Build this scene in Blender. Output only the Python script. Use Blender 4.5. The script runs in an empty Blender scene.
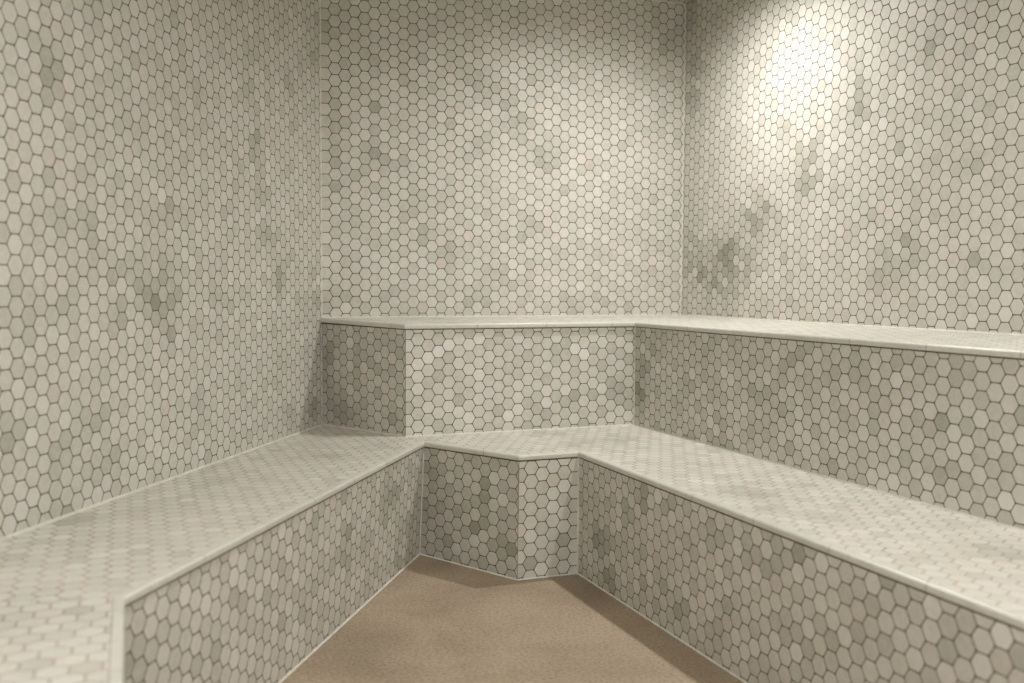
import bpy, math, random
from mathutils import Vector, Matrix, noise

random.seed(7)
sc = bpy.context.scene
COL = sc.collection
V = Vector

# ------------------------------------------------------------------ sizes (metres, floor at z = 0)
P = 0.0525                 # tile pitch, flat side to flat side, joint included
CS = P * math.sqrt(3) / 2  # column pitch
JOINT = 0.0032
RISE = 0.0005              # tile face above the grout
CEIL = 2.565
SEAT = 0.4776              # lower seat
SHELF_B, SHELF_F = 0.9646, 0.9515   # upper seat at the wall / at its front edge
XR, YB = 2.685, 4.452      # right and back wall
XL, YF = -0.60, -0.60      # near left wall, front wall
NLX, NLY, OL = -0.84152833, 0.54021299, 1.724179   # slanting left wall: NLX*x + NLY*y = OL
BL = (0.809, YB)
BEND = (XL, (OL - NLX * XL) / NLY)

# ------------------------------------------------------------------ materials
def nodes(name):
    m = bpy.data.materials.new(name); m.use_nodes = True
    nt = m.node_tree
    return m, nt, nt.nodes, nt.links, nt.nodes['Principled BSDF']

def ramp(N, pts):
    r = N.new('ShaderNodeValToRGB')
    e = r.color_ramp.elements
    while len(e) < len(pts): e.new(0.5)
    for k, (p, c) in enumerate(pts):
        e[k].position = p; e[k].color = (*c, 1)
    return r

def noise_node(N, L, scale, detail=4, dist=0.0, src=None, rough=0.5):
    n = N.new('ShaderNodeTexNoise')
    n.inputs['Scale'].default_value = scale; n.inputs['Detail'].default_value = detail
    n.inputs['Distortion'].default_value = dist; n.inputs['Roughness'].default_value = rough
    if src: L.new(src, n.inputs['Vector'])
    return n

def mat_marble(name, rough=0.42, gain=1.0):
    m, nt, N, L, B = nodes(name)
    g = N.new('ShaderNodeNewGeometry').outputs['Position']
    a = N.new('ShaderNodeAttribute'); a.attribute_name = 'tone'
    # cloudy marble inside each tile, added to the tile's own tone
    n1 = noise_node(N, L, 34, 5, 1.2, g, 0.62)
    n2 = noise_node(N, L, 260, 3, 0.0, g)
    s1 = N.new('ShaderNodeMath'); s1.operation = 'MULTIPLY_ADD'
    L.new(n1.outputs['Fac'], s1.inputs[0]); s1.inputs[1].default_value = 0.40
    L.new(a.outputs['Fac'], s1.inputs[2])
    s2 = N.new('ShaderNodeMath'); s2.operation = 'MULTIPLY_ADD'
    L.new(n2.outputs['Fac'], s2.inputs[0]); s2.inputs[1].default_value = 0.26
    L.new(s1.outputs[0], s2.inputs[2])
    s3 = N.new('ShaderNodeMath'); s3.operation = 'SUBTRACT'
    L.new(s2.outputs[0], s3.inputs[0]); s3.inputs[1].default_value = 0.33
    k = gain
    r = ramp(N, [(0.0, (0.22*k, 0.217*k, 0.175*k)), (0.35, (0.392*k, 0.382*k, 0.328*k)),
                 (0.7, (0.58*k, 0.563*k, 0.505*k)), (1.0, (0.71*k, 0.683*k, 0.645*k))])
    L.new(s3.outputs[0], r.inputs['Fac'])
    # a touch of warm or green drift from tile to tile
    t = N.new('ShaderNodeAttribute'); t.attribute_name = 'tint'
    tr = ramp(N, [(0.0, (0.98, 1.0, 0.955)), (0.5, (1, 1, 1)), (1.0, (1.05, 0.985, 0.96))])
    L.new(t.outputs['Fac'], tr.inputs['Fac'])
    mx = N.new('ShaderNodeMix'); mx.data_type = 'RGBA'; mx.blend_type = 'MULTIPLY'
    mx.inputs[0].default_value = 1.0
    L.new(r.outputs['Color'], mx.inputs[6]); L.new(tr.outputs['Color'], mx.inputs[7])
    L.new(mx.outputs[2], B.inputs['Base Color'])
    B.inputs['Roughness'].default_value = rough
    B.inputs['Specular IOR Level'].default_value = 0.45
    return m

def mat_grout(name='grout', k=1.0):
    m, nt, N, L, B = nodes(name)
    g = N.new('ShaderNodeNewGeometry').outputs['Position']
    n = noise_node(N, L, 5, 4, 0.4, g, 0.6)
    r = ramp(N, [(p_, tuple(c_*k for c_ in q_)) for p_, q_ in [(0.3, (0.10, 0.079, 0.055)), (0.55, (0.155, 0.125, 0.09)), (0.75, (0.235, 0.195, 0.145))]])
    L.new(n.outputs['Fac'], r.inputs['Fac']); L.new(r.outputs['Color'], B.inputs['Base Color'])
    B.inputs['Roughness'].default_value = 0.9
    B.inputs['Specular IOR Level'].default_value = 0.2
    return m

def mat_floor():
    m, nt, N, L, B = nodes('concrete')
    g = N.new('ShaderNodeNewGeometry').outputs['Position']
    n1 = noise_node(N, L, 2.6, 5, 0.5, g, 0.6)
    n2 = noise_node(N, L, 95, 5, 0.0, g, 0.7)
    n3 = noise_node(N, L, 420, 2, 0.0, g)
    r1 = ramp(N, [(0.30, (0.27, 0.208, 0.143)), (0.55, (0.35, 0.275, 0.193)), (0.75, (0.395, 0.315, 0.226))])
    L.new(n1.outputs['Fac'], r1.inputs['Fac'])
    r2 = ramp(N, [(0.32, (0.50, 0.49, 0.48)), (0.5, (1, 1, 1)), (0.68, (1.28, 1.27, 1.25))])
    L.new(n2.outputs['Fac'], r2.inputs['Fac'])
    mx = N.new('ShaderNodeMix'); mx.data_type = 'RGBA'; mx.blend_type = 'MULTIPLY'; mx.inputs[0].default_value = 0.85
    L.new(r1.outputs['Color'], mx.inputs[6]); L.new(r2.outputs['Color'], mx.inputs[7])
    r3 = ramp(N, [(0.64, (1, 1, 1)), (0.70, (0.55, 0.5, 0.45))])
    L.new(n3.outputs['Fac'], r3.inputs['Fac'])
    mx2 = N.new('ShaderNodeMix'); mx2.data_type = 'RGBA'; mx2.blend_type = 'MULTIPLY'; mx2.inputs[0].default_value = 0.8
    L.new(mx.outputs[2], mx2.inputs[6]); L.new(r3.outputs['Color'], mx2.inputs[7])
    L.new(mx2.outputs[2], B.inputs['Base Color'])
    B.inputs['Roughness'].default_value = 0.75
    b = N.new('ShaderNodeBump'); b.inputs['Strength'].default_value = 0.25; b.inputs['Distance'].default_value = 0.002
    L.new(n2.outputs['Fac'], b.inputs['Height']); L.new(b.outputs['Normal'], B.inputs['Normal'])
    return m

def mat_plain(name, c, rough=0.6, scale=30, var=0.12):
    m, nt, N, L, B = nodes(name)
    g = N.new('ShaderNodeNewGeometry').outputs['Position']
    n = noise_node(N, L, scale, 4, 0.3, g)
    r = ramp(N, [(0.3, tuple(x * (1 - var) for x in c)), (0.7, tuple(x * (1 + var) for x in c))])
    L.new(n.outputs['Fac'], r.inputs['Fac']); L.new(r.outputs['Color'], B.inputs['Base Color'])
    B.inputs['Roughness'].default_value = rough
    return m

M_TILE = mat_marble('hex_marble', 0.42)
M_NOSE = mat_marble('bullnose_marble', 0.33)
M_GROUT = mat_grout()
M_GROUT_SEAT = mat_grout('worn_pale_grout', 2.6)
M_FLOOR = mat_floor()
M_SEAL = mat_plain('pale_sealant', (0.62, 0.595, 0.51), 0.5)
M_PLAIN = mat_plain('plain_wall', (0.42, 0.40, 0.33), 0.7, 4)
M_METAL = mat_plain('white_metal', (0.7, 0.69, 0.66), 0.4)

# ------------------------------------------------------------------ mesh helpers
def link(name, verts, faces, mats, parent=None, mi=None, tone=None, tint=None, smooth=False):
    me = bpy.data.meshes.new(name)
    me.from_pydata([tuple(v) for v in verts], [], faces)
    for m in mats: me.materials.append(m)
    if mi: me.polygons.foreach_set('material_index', mi)
    if tone:
        a = me.attributes.new('tone', 'FLOAT', 'FACE'); a.data.foreach_set('value', tone)
        a = me.attributes.new('tint', 'FLOAT', 'FACE'); a.data.foreach_set('value', tint or [0.5] * len(faces))
    if smooth: me.polygons.foreach_set('use_smooth', [True] * len(faces))
    me.validate(); me.update()
    o = bpy.data.objects.new(name, me); COL.objects.link(o)
    if parent: o.parent = parent
    return o

def area2(q):
    return 0.5 * sum(q[i][0] * q[(i+1) % len(q)][1] - q[(i+1) % len(q)][0] * q[i][1] for i in range(len(q)))

def clip_by_convex(sub, clip):
    out = list(sub)
    for i in range(len(clip)):
        ax, ay = clip[i]; bx, by = clip[(i+1) % len(clip)]
        inp = out; out = []
        if not inp: break
        sd = [(bx-ax)*(q[1]-ay) - (by-ay)*(q[0]-ax) for q in inp]
        for k in range(len(inp)):
            c, n = inp[k], inp[(k+1) % len(inp)]
            a, b = sd[k], sd[(k+1) % len(inp)]
            if a >= 0: out.append(c)
            if (a > 0 > b) or (a < 0 < b):
                t = a / (a - b)
                out.append((c[0] + (n[0]-c[0])*t, c[1] + (n[1]-c[1])*t))
    res = []
    for q in out:
        if not res or math.hypot(q[0]-res[-1][0], q[1]-res[-1][1]) > 3e-4: res.append(q)
    while len(res) > 1 and math.hypot(res[0][0]-res[-1][0], res[0][1]-res[-1][1]) < 3e-4: res.pop()
    return res

def inset_poly(poly, d):
    if area2(poly) < 0: poly = poly[::-1]
    n = len(poly); out = []
    for i in range(n):
        p0, p1, p2 = V(poly[i-1]), V(poly[i]), V(poly[(i+1) % n])
        e1 = (p1-p0).normalized(); e2 = (p2-p1).normalized()
        n1 = V((-e1.y, e1.x)); n2 = V((-e2.y, e2.x))
        b = n1 + n2; k = d / max(0.15, 1 + n1.dot(n2))
        out.append(tuple(p1 + b * k))
    return out

def dist_inside(q, poly):
    x, y = q; ins = False; dm = 1e9
    n = len(poly)
    for i in range(n):
        x1, y1 = poly[i]; x2, y2 = poly[(i+1) % n]
        if (y1 > y) != (y2 > y) and x < (x2-x1)*(y-y1)/(y2-y1)+x1: ins = not ins
        dx, dy = x2-x1, y2-y1
        t = max(0, min(1, ((x-x1)*dx+(y-y1)*dy)/(dx*dx+dy*dy)))
        dm = min(dm, math.hypot(x-x1-t*dx, y-y1-t*dy))
    return dm if ins else -dm

def smooth(a, b, x):
    t = max(0, min(1, (x-a)/(b-a))); return t*t*(3-2*t)

def tile_tone(w, blobs, bias, spread=0.06):
    # each mosaic piece is cut from marble of its own shade; darker pieces come in clusters; bias paints shade over a whole riser
    t = 0.70 + bias + random.gauss(0, spread)
    nz = noise.noise(w * 3.1) * 0.6 + noise.noise(w * 7.3 + V((9, 3, 5))) * 0.5
    t -= 0.20 * smooth(0.15, 0.6, nz)
    t += 0.05 * noise.noise(w * 1.3 + V((2, 8, 1)))
    if random.random() < 0.05: t -= random.uniform(0.05, 0.13)
    for bx, by, bz, r in blobs:
        d = (w - V((bx, by, bz))).length / r
        if d < 1.5 and random.random() < 0.85: t -= 0.25 * (1 - smooth(0.6, 1.5, d)) * random.uniform(0.6, 1.1)
    ti = 0.5 + random.gauss(0, 0.12)
    if t < 0.5: ti -= 0.18
    if random.random() < 0.012: ti += 0.3
    return max(0.02, min(1.0, t)), max(0, min(1, ti))

def tiled(name, poly, fmap, nrm, phase, parent=None, thick=0.05, blobs=(), turn=False, tile_poly=None, bias=0.0, gap=0.0014, grid=False, regions=None, grout=None, beds=None, spread=0.058):
    """Hexagon mosaic over a polygon of local (s,t); fmap(s,t) gives the point on the tile faces.
    phase = (s of a column centre, t of a flat side in that column)."""
    if area2(poly) < 0: poly = poly[::-1]
    verts, faces, mi, tone, tint = [], [], [], [], []
    def add_face(idx, m, to=0.5, ti=0.5):
        faces.append(idx); mi.append(m); tone.append(to); tint.append(ti)
    nv = V(nrm)
    flip = None
    # grout bed: a slab under the tiles
    def orient(ids):
        a, b, c = (V(verts[i]) for i in ids[:3])
        return ids
    n = len(poly)
    a, b = fmap(poly[0][0], poly[0][1]), fmap(poly[0][0] + 1e-2, poly[0][1])
    c = fmap(poly[0][0], poly[0][1] + 1e-2)
    same = (b - a).cross(c - a).dot(nv) > 0
    def F(ids): return ids if same else ids[::-1]
    base = len(verts)
    if grid:                                   # four-cornered panel that may be slightly twisted
        ls, lt = poly[2]; G = 12
        for j in range(G+1):
            for i in range(G+1): verts.append(fmap(ls*i/G, lt*j/G) - nv * RISE)
        for j in range(G):
            for i in range(G):
                k = base + j*(G+1) + i
                add_face(F([k, k+1, k+G+2, k+G+1]), 1)
        rim = [(i, 0) for i in range(G)] + [(G, j) for j in range(G)] + [(i, G) for i in range(G, 0, -1)] + [(0, j) for j in range(G, 0, -1)]
        top = [base + j*(G+1) + i for i, j in rim]
        b2 = len(verts)
        for i, j in rim: verts.append(fmap(ls*i/G, lt*j/G) - nv * (RISE + thick))
        bot = list(range(b2, b2 + len(rim)))
        for i in range(len(rim)):
            j = (i+1) % len(rim)
            add_face(F([top[i], bot[i], bot[j], top[j]]), 1)
        add_face(F(bot[::-1]), 1)
    elif beds:                                 # open bed in several planes
        for bp in beds:
            if area2(bp) < 0: bp = bp[::-1]
            b1 = len(verts)
            for s, t in bp: verts.append(fmap(s, t) - nv * RISE)
            add_face(F([b1 + i for i in range(len(bp))]), 1)
    else:
        for s, t in poly: verts.append(fmap(s, t) - nv * RISE)
        add_face(F([base + i for i in range(n)]), 1)
        if thick > 0:
            for s, t in poly: verts.append(fmap(s, t) - nv * (RISE + thick))
            add_face(F([base + n + i for i in range(n)][::-1]), 1)
            for i in range(n):
                j = (i+1) % n
                add_face(F([base + i, base + n + i, base + n + j, base + j]), 1)
    Rr = (P - JOINT) / math.sqrt(3)
    cc = 0.105                                   # tumbled corners
    for rpoly, phase, turn in (regions or [(tile_poly or poly, phase, turn)]):
        tp = inset_poly(rpoly, gap)
        ang = 30 if turn else 0
        h6 = [(Rr * math.cos(math.radians(60*k + ang)), Rr * math.sin(math.radians(60*k + ang))) for k in range(6)]
        hexa = []
        for k in range(6):
            q, a_, b_ = h6[k], h6[k-1], h6[(k+1) % 6]
            for o_ in (a_, b_): hexa.append((q[0] + (o_[0]-q[0])*cc, q[1] + (o_[1]-q[1])*cc))
        xs = [q[0] for q in tp]; ys = [q[1] for q in tp]
        x0, x1, y0, y1 = min(xs)-P, max(xs)+P, min(ys)-P, max(ys)+P
        cells = []
        if not turn:
            for i in range(math.floor((x0-phase[0])/CS), math.ceil((x1-phase[0])/CS)+1):
                off = phase[1] + P/2 + (P/2 if i % 2 else 0)
                for j in range(math.floor((y0-off)/P), math.ceil((y1-off)/P)+1):
                    cells.append((phase[0]+i*CS, off+j*P))
        else:
            for j in range(math.floor((y0-phase[1])/CS), math.ceil((y1-phase[1])/CS)+1):
                off = phase[0] + P/2 + (P/2 if j % 2 else 0)
                for i in range(math.floor((x0-off)/P), math.ceil((x1-off)/P)+1):
                    cells.append((off+i*P, phase[1]+j*CS))
        for cx, cy in cells:
            d = dist_inside((cx, cy), tp)
            if d < -Rr: continue
            h = [(cx + hx + random.gauss(0, 0.00018), cy + hy + random.gauss(0, 0.00018)) for hx, hy in hexa]
            if d < Rr:
                h = clip_by_convex(tp, h)
                if len(h) < 3 or abs(area2(h)) < 3e-5: continue
            gx = sum(q[0] for q in h)/len(h); gy = sum(q[1] for q in h)/len(h)
            rr = max(math.hypot(q[0]-gx, q[1]-gy) for q in h)
            k = max(0.5, 1 - 0.0010/rr)
            to, ti = tile_tone(fmap(cx, cy), blobs, bias, spread)
            m = len(h); b0 = len(verts)
            for s, t in h: verts.append(fmap(s, t) - nv * (RISE + 0.0004))
            for s, t in h: verts.append(fmap(s, t) - nv * 0.0004)
            for s, t in h: verts.append(fmap(gx + (s-gx)*k, gy + (t-gy)*k))
            add_face(F([b0 + 2*m + i for i in range(m)]), 0, to, ti)
            for i in range(m):
                j = (i+1) % m
                add_face(F([b0+i, b0+j, b0+m+j, b0+m+i]), 0, to, ti)
                add_face(F([b0+m+i, b0+m+j, b0+2*m+j, b0+2*m+i]), 0, to, ti)
    return link(name, verts, faces, [M_TILE, grout or M_GROUT], parent, mi, tone, tint)

def plane_map(o, es, et=(0, 0, 1)):
    o, es, et = V(o), V(es).normalized(), V(et)
    return lambda s, t: o + es * s + et * t

def strip(name, p, q, w, mat, parent=None, n1=(0, 0, 1), n2=(1, 0, 0)):
    """slim bead between p and q, w wide, rounded on the room side (n1, n2 point into the room)"""
    p, q = V(p), V(q); a, b = V(n1).normalized(), V(n2).normalized()
    prof = [(0, 0), (1, 0), (0.8, 0.45), (0.45, 0.8), (0, 1)]
    vs = [p + a*(w*u) + b*(w*v) for u, v in prof] + [q + a*(w*u) + b*(w*v) for u, v in prof]
    n = len(prof)
    fs = [[i, (i+1) % n, n+(i+1) % n, n+i] for i in range(n)] + [list(range(n))[::-1], list(range(n, 2*n))]
    o = link(name, vs, fs, [mat], parent)
    return o

def offset_path(path, d):
    """shift a plan polyline to its left by d, mitred"""
    out = []
    for i, p in enumerate(path):
        p = V(p[:2])
        ns = []
        if i > 0: e = (p - V(path[i-1][:2])).normalized(); ns.append(V((-e.y, e.x)))
        if i < len(path)-1: e = (V(path[i+1][:2]) - p).normalized(); ns.append(V((-e.y, e.x)))
        if len(ns) == 1: out.append(p + ns[0]*d)
        else: out.append(p + (ns[0]+ns[1]) * (d / (1 + ns[0].dot(ns[1]))))
    return out

def nosing(path, zf, parent, seg_starts, plen, base_tone=0.70, cap=0):
    """Bullnose marble edging along path (outer edge, seat on its left); each run is one part made of
    separate pieces with fine joints."""
    r = 0.0085
    prof = [(0.022, -0.021), (0.0045, -0.021), (0.0012, -0.0195), (0.0, -0.0165), (0.0, -r)]
    for k in range(1, 6):
        a = math.pi/2 * k/5
        prof.append((r - r*math.cos(a), -r + r*math.sin(a)))
    prof.append((0.022, 0.0)); 
    prof = [(u, z + 0.0012) for u, z in prof]
    offs = [offset_path(path, u) for u, z in prof]
    core = [offset_path(path, min(0.022, u + 0.0008 if u < 0.02 else u)) for u, z in prof]
    m = len(prof)
    for i in range(len(path)-1):
        A = [V((offs[k][i].x, offs[k][i].y, zf(*offs[k][i]) + prof[k][1])) for k in range(m)]
        Bq = [V((offs[k][i+1].x, offs[k][i+1].y, zf(*offs[k][i+1]) + prof[k][1])) for k in range(m)]
        Lg = (V(path[i+1][:2]) - V(path[i][:2])).length
        cuts = [0.0]; c = seg_starts[i]
        while c < Lg - 0.02:
            if c > 0.02: cuts.append(c)
            c += plen
        cuts.append(Lg)
        vs, fs, to, ti = [], [], [], []
        def ring(t, shrink=0.0):
            b = len(vs)
            ctr = sum((A[k].lerp(Bq[k], t) for k in range(m)), V()) / m
            for k in range(m):
                v = A[k].lerp(Bq[k], t); vs.append(v + (ctr - v) * shrink)
            return b
        def tube(t0, t1, shrink, tone):
            a, b = ring(t0, shrink), ring(t1, shrink)
            for k in range(m):
                j = (k+1) % m
                fs.append([a+k, b+k, b+j, a+j]); to.append(tone); ti.append(0.5)
            fs.append([a+k for k in range(m)]); to.append(tone); ti.append(0.5)
            fs.append([b+k for k in range(m)][::-1]); to.append(tone); ti.append(0.5)
        g = 0.0011 / Lg
        for c0, c1 in zip(cuts[:-1], cuts[1:]):
            tube(c0/Lg + (g if c0 > 0 else 0), c1/Lg - (g if c1 < Lg else 0), 0.0, base_tone + random.uniform(-0.06, 0.05))
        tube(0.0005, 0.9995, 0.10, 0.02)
        link('nosing', vs, fs, [M_NOSE], parent, None, to, ti)

def tag(o, label=None, cat=None, group=None, kind=None):
    if label: o['label'] = label
    if cat: o['category'] = cat
    if group: o['group'] = group
    if kind: o['kind'] = kind
    return o

def empty(name, loc):
    o = bpy.data.objects.new(name, None); COL.objects.link(o); o.location = loc
    o.empty_display_size = 0.1
    return o

# clusters of darker marble pieces, plus painted shade in corners and on front risers (points on the surfaces, radius)
BLOB = {
'L': [(-0.193,2.891,1.693,0.049),(-0.179,2.913,1.638,0.042),(0.465,3.916,1.634,0.065),(0.487,3.95,1.504,0.066),(0.632,4.177,1.956,0.061),(0.571,4.082,1.113,0.063),(0.258,3.594,1.669,0.026),(-0.04,3.129,1.027,0.052),(0.072,3.304,1.049,0.047),(-0.103,3.031,1.291,0.036),(0.052,3.273,1.309,0.031),(-0.291,2.739,0.727,0.049),(0.763,4.379,0.555,0.063),(0.389,3.797,1.56,0.036)],
'LL': [(0.686,3.194,0.269,0.079),(0.906,3.529,0.318,0.061),(0.656,3.149,0.213,0.043),(0.957,3.607,0.06,0.046)],
'UL': [(0.89,4.3,0.55,0.062),(0.828,4.412,0.784,0.048),(0.851,4.371,0.575,0.042)],
'B': [(0.88,4.452,2.301,0.055),(0.92,4.452,2.128,0.055),(0.869,4.452,1.946,0.043),(0.873,4.452,1.822,0.049),(0.872,4.452,1.71,0.048),(1.057,4.452,1.928,0.038),(1.061,4.452,1.733,0.049),(1.097,4.452,1.05,0.038),(1.145,4.452,1.097,0.032),(1.509,4.452,1.036,0.039),(1.6,4.452,1.04,0.033),(1.647,4.452,1.011,0.039),(1.418,4.452,1.259,0.049),(1.599,4.452,1.219,0.044),(2.057,4.452,1.035,0.052),(2.145,4.452,1.045,0.035),(2.372,4.452,1.009,0.036),(0.894,4.452,1.567,0.038),(1.15,4.452,1.679,0.049),(1.828,4.452,1.378,0.057),(1.567,4.452,1.808,0.045),(1.319,4.452,1.351,0.055)],
'R': [(2.685,4.06,1.187,0.10),(2.685,3.785,1.462,0.10),(2.685,3.89,1.33,0.13),(2.685,4.2,1.13,0.10),(2.685,4.1,1.3,0.10),(2.685,3.95,1.16,0.10),(2.685,4.333,1.26,0.12),(2.685,3.123,1.858,0.064),(2.685,3.172,1.792,0.049),(2.685,3.423,1.597,0.062),(2.685,2.787,1.998,0.051),(2.685,2.5,1.532,0.052),(2.685,2.896,1.246,0.084),(2.685,2.991,1.142,0.066),(2.685,2.545,1.206,0.057),(2.685,4.307,2.251,0.073),(2.685,4.367,2.063,0.061),(2.685,3.493,1.532,0.052),(2.685,3.663,1.392,0.064)],
'UR': [(2.18,3.916,0.598,0.064),(2.18,3.787,0.835,0.046),(2.18,3.087,0.698,0.045),(2.18,2.212,0.745,0.044),(2.18,3.874,0.739,0.042),(2.18,3.612,0.632,0.04)],
'LR': [(1.603,2.857,0.408,0.043),(1.603,2.241,0.354,0.047),(1.603,2.624,0.1,0.038),(1.603,3.204,0.179,0.052),(1.603,2.073,0.447,0.032),(1.603,3.12,0.053,0.043),(1.603,1.794,0.411,0.035)],
'F1': [(1.153,3.747,0.086,0.057),(1.232,3.604,0.174,0.055),(1.308,3.468,0.121,0.054),(1.193,3.675,0.262,0.042),(1.125,3.797,0.365,0.033),(1.27,3.536,0.324,0.036),(1.125,3.797,0.2,0.048)],
'F2': [(1.552,3.394,0.137,0.041),(1.554,3.394,0.293,0.031),(1.382,3.394,0.056,0.027)],
'UM': [(1.927,3.968,0.647,0.036),(1.354,3.968,0.86,0.03),(1.538,3.968,0.835,0.03),(1.852,3.968,0.627,0.036),(1.287,3.968,0.626,0.025)],
}

# ------------------------------------------------------------------ room shell
def S(o): o['kind'] = 'structure'; return o

# left wall (slanting): foot of the perpendicular from the origin, then along (NLY, -NLX)
footL = V((NLX*OL, NLY*OL, 0)); dirL = V((NLY, -NLX, 0)); nL = (-NLX, -NLY, 0)
sB = (V((BL[0], BL[1], 0)) - footL).dot(dirL); sA = (V((BEND[0], BEND[1], 0)) - footL).dot(dirL)
S(tiled('wall_left', [(sA, 0), (sB, 0), (sB, CEIL), (sA, CEIL)], plane_map(footL, dirL), nL,
        (2.1418 + 22*CS, 1.2675), blobs=BLOB['L'], tile_poly=[(sA, SEAT-0.01), (sB, SEAT-0.01), (sB, CEIL), (sA, CEIL)]))
S(tiled('wall_left_near', [(YF, 0), (BEND[1], 0), (BEND[1], CEIL), (YF, CEIL)], plane_map((XL, 0, 0), (0, 1, 0)), (1, 0, 0),
        (0.03, 1.25), tile_poly=[(YF, SEAT-0.01), (BEND[1], SEAT-0.01), (BEND[1], CEIL), (YF, CEIL)]))
S(tiled('wall_back', [(BL[0], 0), (XR, 0), (XR, CEIL), (BL[0], CEIL)], plane_map((0, YB, 0), (1, 0, 0)), (0, -1, 0),
        (0.8740, 1.2198), blobs=BLOB['B'], tile_poly=[(BL[0], SHELF_F-0.01), (XR, SHELF_F-0.01), (XR, CEIL), (BL[0], CEIL)]))
S(tiled('wall_right', [(YF, 0), (YB, 0), (YB, CEIL), (YF, CEIL)], plane_map((XR, 0, 0), (0, 1, 0)), (-1, 0, 0),
        (4.4143 - 34*CS, 1.1618), blobs=BLOB['R'], tile_poly=[(YF, SHELF_F-0.01), (YB, SHELF_F-0.01), (YB, CEIL), (YF, CEIL)]))

def slab(name, poly, z0, z1, mat):
    n = len(poly)
    vs = [V((x, y, z0)) for x, y in poly] + [V((x, y, z1)) for x, y in poly]
    fs = [list(range(n))[::-1], list(range(n, 2*n))] + [[i, (i+1) % n, n+(i+1) % n, n+i] for i in range(n)]
    return link(name, vs, fs, [mat])
PLAN = [(XL, YF), (XR, YF), (XR, YB), BL, BEND]
S(slab('floor', PLAN, -0.08, 0.0, M_FLOOR))
ceiling = S(tiled('ceiling', PLAN, lambda s, t: V((s, t, CEIL)), (0, 0, -1), (1.0, 1.0), thick=0.06))
# unseen front wall; its doorway opening is added for the fill lamp
DX0, DX1, DZ = 0.15, 1.45, 2.15
fw_v, fw_f = [], []
for x0, x1, z0, z1 in ((XL, DX0, 0, CEIL), (DX1, XR, 0, CEIL), (DX0, DX1, DZ, CEIL)):
    b = len(fw_v)
    fw_v += [V((x, y, z)) for z in (z0, z1) for x, y in ((x0, YF-0.08), (x1, YF-0.08), (x1, YF), (x0, YF))]
    fw_f += [[b, b+3, b+2, b+1], [b+4, b+5, b+6, b+7]] + [[b+i, b+(i+1) % 4, b+4+(i+1) % 4, b+4+i] for i in range(4)]
S(link('wall_front', fw_v, fw_f, [M_PLAIN]))

# pale sealant in the wall corners
UP = (0, 0, 1)
def corner(name, x, y, z0, z1, na, nb, w, parent=None):
    return strip(name, (x, y, z0), (x, y, z1), w, M_SEAL, parent, na, nb)
S(corner('trim_1', BL[0], BL[1], SHELF_B, CEIL, tuple(dirL * -1), (1, 0, 0), 0.004))
S(corner('trim_2', XR, YB, SHELF_B, CEIL, (-1, 0, 0), (0, -1, 0), 0.004))
S(strip('trim_3', (BL[0], YB, CEIL), (XR, YB, CEIL), 0.005, M_SEAL, None, (0, 0, -1), (0, -1, 0)))

# ------------------------------------------------------------------ lower bench
A0 = (-0.020, YF); A1 = (-0.020, 2.118); I0 = (1.107, 3.813); F0 = (1.351, 3.388); G0 = (1.597, 3.388); G1 = (1.597, YF)
LOW = [G1, G0, F0, I0, A1, A0]                       # outer edge, seat on the ... side
K1 = (2.235, YF); K2 = (2.155, 3.970); K3 = (1.070, 3.972); K4 = (0.8105, 4.4495)

low = empty('steam_bench', (1.1, 3.4, 0))
tag(low, 'lower tier of pale hexagon mosaic bench, its foot on the brown concrete floor', 'bench', 'tiled bench tiers')
upp = empty('steam_bench', (2.2, 4.0, SEAT))
tag(upp, 'upper tier of pale hexagon mosaic bench, raised behind the lower seat against the walls', 'bench', 'tiled bench tiers')
def rel(parent, objs):
    for o in objs: o.matrix_parent_inverse = Matrix.Translation(-parent.location)

def children_fix(parent):
    bpy.context.view_layer.update()
    for o in COL.objects:
        if o.parent is parent: o.matrix_parent_inverse = Matrix.Translation(-V(parent.location))

def riser(parent, t0, t1, b0, b1, ztop, zbot, nrm, phase_pt, blobs, bias=0.0, thick=0.03, ztop1=None):
    """riser between plan points (top t0->t1, bottom b0->b1); phase_pt is a point on a flat side of a column"""
    t0, t1, b0, b1 = V((*t0, ztop)), V((*t1, ztop if ztop1 is None else ztop1)), V((*b0, zbot)), V((*b1, zbot))
    Lg = (t1 - t0).length; H = ztop - zbot
    def f(s, t):
        u, v = s / Lg, t / H
        return (b0*(1-u) + b1*u)*(1-v) + (t0*(1-u) + t1*u)*v
    d = (t1 - t0).normalized()
    ph = ((V(phase_pt) - t0).dot(d), phase_pt[2] - zbot)
    return tiled('riser', [(0, 0), (Lg, 0), (Lg, H), (0, H)], f, nrm, ph, parent, thick, blobs, bias=bias, grid=True, spread=0.095,
                 tile_poly=[(0, 0), (Lg, 0), (Lg, H-0.005), (0, H-0.005)])  # bare grout joint under the nosing, widened to deepen its shadow line

def shift(path, d): return [tuple(q) for q in offset_path(path, d)]
low_path = [A0, A1, I0, F0, G0, G1]                  # seat lies to the left of this direction
rp = shift(low_path, 0.006)                          # riser line, set back under the nosing
zt = SEAT - 0.018
Ib, Fb, Gb = (1.103, 3.872), (1.351, 3.397), (1.603, 3.394)
def n2(a, b, sgn):
    e = (V(b) - V(a)).normalized(); return (e.y*sgn, -e.x*sgn, 0)
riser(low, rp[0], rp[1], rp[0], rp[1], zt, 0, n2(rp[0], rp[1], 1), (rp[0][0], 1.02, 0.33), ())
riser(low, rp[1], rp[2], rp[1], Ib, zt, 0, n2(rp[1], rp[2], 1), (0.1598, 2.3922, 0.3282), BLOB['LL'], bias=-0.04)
riser(low, rp[2], rp[3], Ib, Fb, zt, 0, n2(rp[2], rp[3], 1), (1.1817, 3.6954, 0.3746), BLOB['F1'], bias=-0.13)  # tone lowered as painted shade, face turned away from the back downlight
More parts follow.
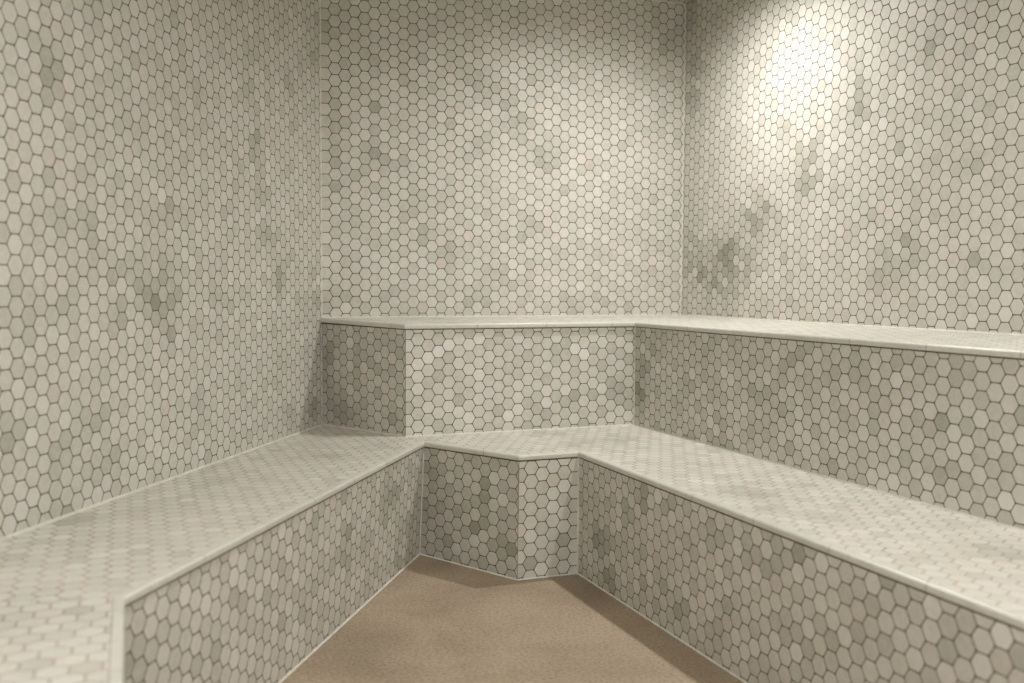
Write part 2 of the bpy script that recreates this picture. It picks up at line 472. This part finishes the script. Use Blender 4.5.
riser(low, rp[3], rp[4], Fb, Gb, zt, 0, n2(rp[3], rp[4], 1), (1.4513, 3.394, 0.3744), BLOB['F2'])
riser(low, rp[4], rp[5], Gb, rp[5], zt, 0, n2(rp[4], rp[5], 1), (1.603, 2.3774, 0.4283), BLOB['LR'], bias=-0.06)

inner = shift(low_path, 0.0225)
backline = [K1, K2, K3, K4, (BEND[0]+0.001, BEND[1]-0.0005), (XL+0.001, YF)]
seat_poly = inner[::-1] and [inner[0], inner[1], inner[2], inner[3], inner[4], inner[5]] + backline
iA, iI = inner[1], inner[2]
regs = [([inner[0], iA, (BEND[0]+0.001, BEND[1]-0.0005), (XL+0.001, YF)], (0.0, 0.02), True),
        ([iA, iI, K3, K4, (BEND[0]+0.001, BEND[1]-0.0005)], (0.012, 0.03), False),
        ([iI, inner[3], inner[4], inner[5], K1, K2, K3], (0.02, 0.03), True)]
tiled('seat', seat_poly, lambda s, t: V((s, t, SEAT)), (0, 0, 1), (0.02, 0.03), low, 0.03, regions=regs, grout=M_GROUT_SEAT, gap=0.0008, bias=0.0)
nosing(low_path, lambda x, y: SEAT, low, [0.1, 0.316, 0.317, 0.5, 0.506 - 0.316*0, 0.0][:5], 0.316)

# beads along the foot and in the inner corners of the lower bench, and where seat meets wall
base = [rp[0], rp[1], Ib, Fb, Gb, rp[5]]
for a, b in zip(base[:-1], base[1:]):
    nn = n2(a, b, 1)
    strip('base_bead', (*a, 0), (*b, 0), 0.0042, M_SEAL, low, UP, nn)
strip('corner_bead', (*Ib, 0), (*rp[2], zt), 0.0045, M_SEAL, low, n2(rp[1], rp[2], 1), n2(rp[2], rp[3], 1))
strip('corner_bead', (*Gb, 0), (*rp[4], zt), 0.0042, M_SEAL, low, n2(rp[3], rp[4], 1), n2(rp[4], rp[5], 1))
strip('corner_bead', (*rp[1], 0), (*rp[1], zt), 0.004, M_SEAL, low, n2(rp[0], rp[1], 1), n2(rp[1], rp[2], 1))
strip('seat_bead', (K4[0], K4[1], SEAT), (*BEND, SEAT), 0.006, M_SEAL, low, UP, nL)
strip('seat_bead', (*BEND, SEAT), (XL, YF, SEAT), 0.006, M_SEAL, low, UP, (1, 0, 0))
ur = [K1, K2, K3, K4]
for a, b in zip(ur[:-1], ur[1:]):
    strip('seat_bead', (*a, SEAT), (*b, SEAT), 0.004, M_SEAL, low, UP, n2(a, b, -1))
children_fix(low)

# ------------------------------------------------------------------ upper bench
def zs(x, y):
    a = max(0, (YB - y) / (YB - 3.956)); b = max(0, (XR - x) / (XR - 2.143))
    return SHELF_B - (SHELF_B - SHELF_F) * min(a, b)
up_path = shift([K4, K3, K2, K1], -0.011)
lo = up_path[0]; e = (V(up_path[0]) - V(up_path[1])).normalized()
# run the front edge out to the slanting left wall
t = (OL - (NLX*up_path[1][0] + NLY*up_path[1][1])) / (NLX*e.x + NLY*e.y)
up_path[0] = tuple(V(up_path[1]) + e * (t - 0.002))
zu = SHELF_F - 0.017
riser(upp, K4, K3, K4, K3, zu + 0.009, SEAT, n2(K4, K3, 1), (0.9652, 4.1645, 0.8616), BLOB['UL'], bias=-0.11, ztop1=zu)  # darker tone paints the shade on this angled face
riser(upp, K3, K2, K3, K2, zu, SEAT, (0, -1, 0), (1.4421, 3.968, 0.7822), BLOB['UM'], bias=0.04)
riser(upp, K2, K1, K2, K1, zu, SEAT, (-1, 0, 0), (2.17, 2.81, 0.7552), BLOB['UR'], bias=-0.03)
ui = shift(up_path, 0.0225)
up_poly = [ui[0], ui[1], ui[2], ui[3], (XR-0.001, YF), (XR-0.001, YB-0.001), (BL[0]+0.002, YB-0.001)]
tiled('seat', up_poly, lambda s, t: V((s, t, zs(s, t))), (0, 0, 1), (0.9, 0.03), upp, 0.0, turn=True, grout=M_GROUT_SEAT, bias=0.0,
      beds=[[ui[2], ui[3], up_poly[4], up_poly[5]], [ui[0], ui[1], ui[2], up_poly[5], up_poly[6]]])
nosing(up_path, zs, upp, [0.14, 0.322, 0.120], 0.322)
strip('corner_bead', (*K4, SEAT), (*K4, zu), 0.006, M_SEAL, upp, n2(K4, K3, 1), tuple(dirL * -1))
strip('corner_bead', (*K2, SEAT), (*K2, zu), 0.004, M_SEAL, upp, (0, -1, 0), (-1, 0, 0))
strip('seat_bead', (BL[0], YB, SHELF_B), (XR, YB, SHELF_B), 0.005, M_SEAL, upp, UP, (0, -1, 0))
strip('seat_bead', (XR, YB, SHELF_B), (XR, YF, SHELF_B), 0.005, M_SEAL, upp, UP, (-1, 0, 0))
children_fix(upp)

# ------------------------------------------------------------------ recessed ceiling downlights
def downlight(x, y, power, size=152, blend=0.6, rad=0.04):
    n = 32
    vs, fs = [], []
    prof = [(0.062, 0.0), (0.062, -0.004), (0.052, -0.007), (0.046, -0.004), (0.044, 0.0)]
    for r, z in prof:
        for k in range(n):
            a = 2*math.pi*k/n; vs.append(V((x + r*math.cos(a), y + r*math.sin(a), CEIL - 0.001 + z)))
    for i in range(len(prof)-1):
        for k in range(n):
            j = (k+1) % n; fs.append([i*n+k, i*n+j, (i+1)*n+j, (i+1)*n+k])
    link('downlight_rim', vs, fs, [M_METAL], ceiling)
    l = bpy.data.lights.new('downlight_lamp', 'SPOT')
    l.energy = power; l.spot_size = math.radians(size); l.spot_blend = blend; l.shadow_soft_size = rad
    l.color = (1.0, 0.983, 0.958)
    o = bpy.data.objects.new('downlight_lamp', l); COL.objects.link(o)
    o.location = (x, y, CEIL - 0.015)
downlight(2.14, 3.54, 100, 166, 1.0)
downlight(2.14, 1.10, 102, 176, 0.7)
downlight(-0.055, 1.10, 110, 176, 0.7)
# added area lamp in the doorway, fills the room from behind the camera
dl = bpy.data.lights.new('doorway_fill', 'AREA'); dl.shape = 'RECTANGLE'; dl.size = DX1-DX0; dl.size_y = DZ
dl.energy = 20; dl.color = (1.0, 0.99, 0.97)
do = bpy.data.objects.new('doorway_fill', dl); COL.objects.link(do)
do.location = ((DX0+DX1)/2, YF-0.10, DZ/2); do.rotation_euler = (math.pi/2, 0, 0)

w = bpy.data.worlds.new('world'); sc.world = w; w.use_nodes = True
w.node_tree.nodes['Background'].inputs['Color'].default_value = (0, 0, 0, 1)

# ------------------------------------------------------------------ camera
cam = bpy.data.cameras.new('camera'); co = bpy.data.objects.new('camera', cam); COL.objects.link(co)
r_ = V((0.9317631, -0.3630267, 0.0054009)); u_ = V((0.0160431, 0.0560293, 0.9983002)); f_ = V((0.3627122, 0.9300927, -0.0580301))
mw = Matrix.Identity(4)
for k in range(3):
    mw[k][0], mw[k][1], mw[k][2] = r_[k], u_[k], -f_[k]
mw[0][3], mw[1][3], mw[2][3] = 0, 0, 1.12
co.matrix_world = mw
cam.sensor_fit = 'HORIZONTAL'; cam.sensor_width = 36; cam.lens = 34.397
cam.clip_start = 0.02
cam.dof.use_dof = True; cam.dof.focus_distance = 3.9; cam.dof.aperture_fstop = 2.0
sc.camera = co

vs = sc.view_settings
vs.view_transform = 'Standard'; vs.look = 'None'; vs.gamma = 1; vs.use_curve_mapping = False
vs.exposure = 0.06
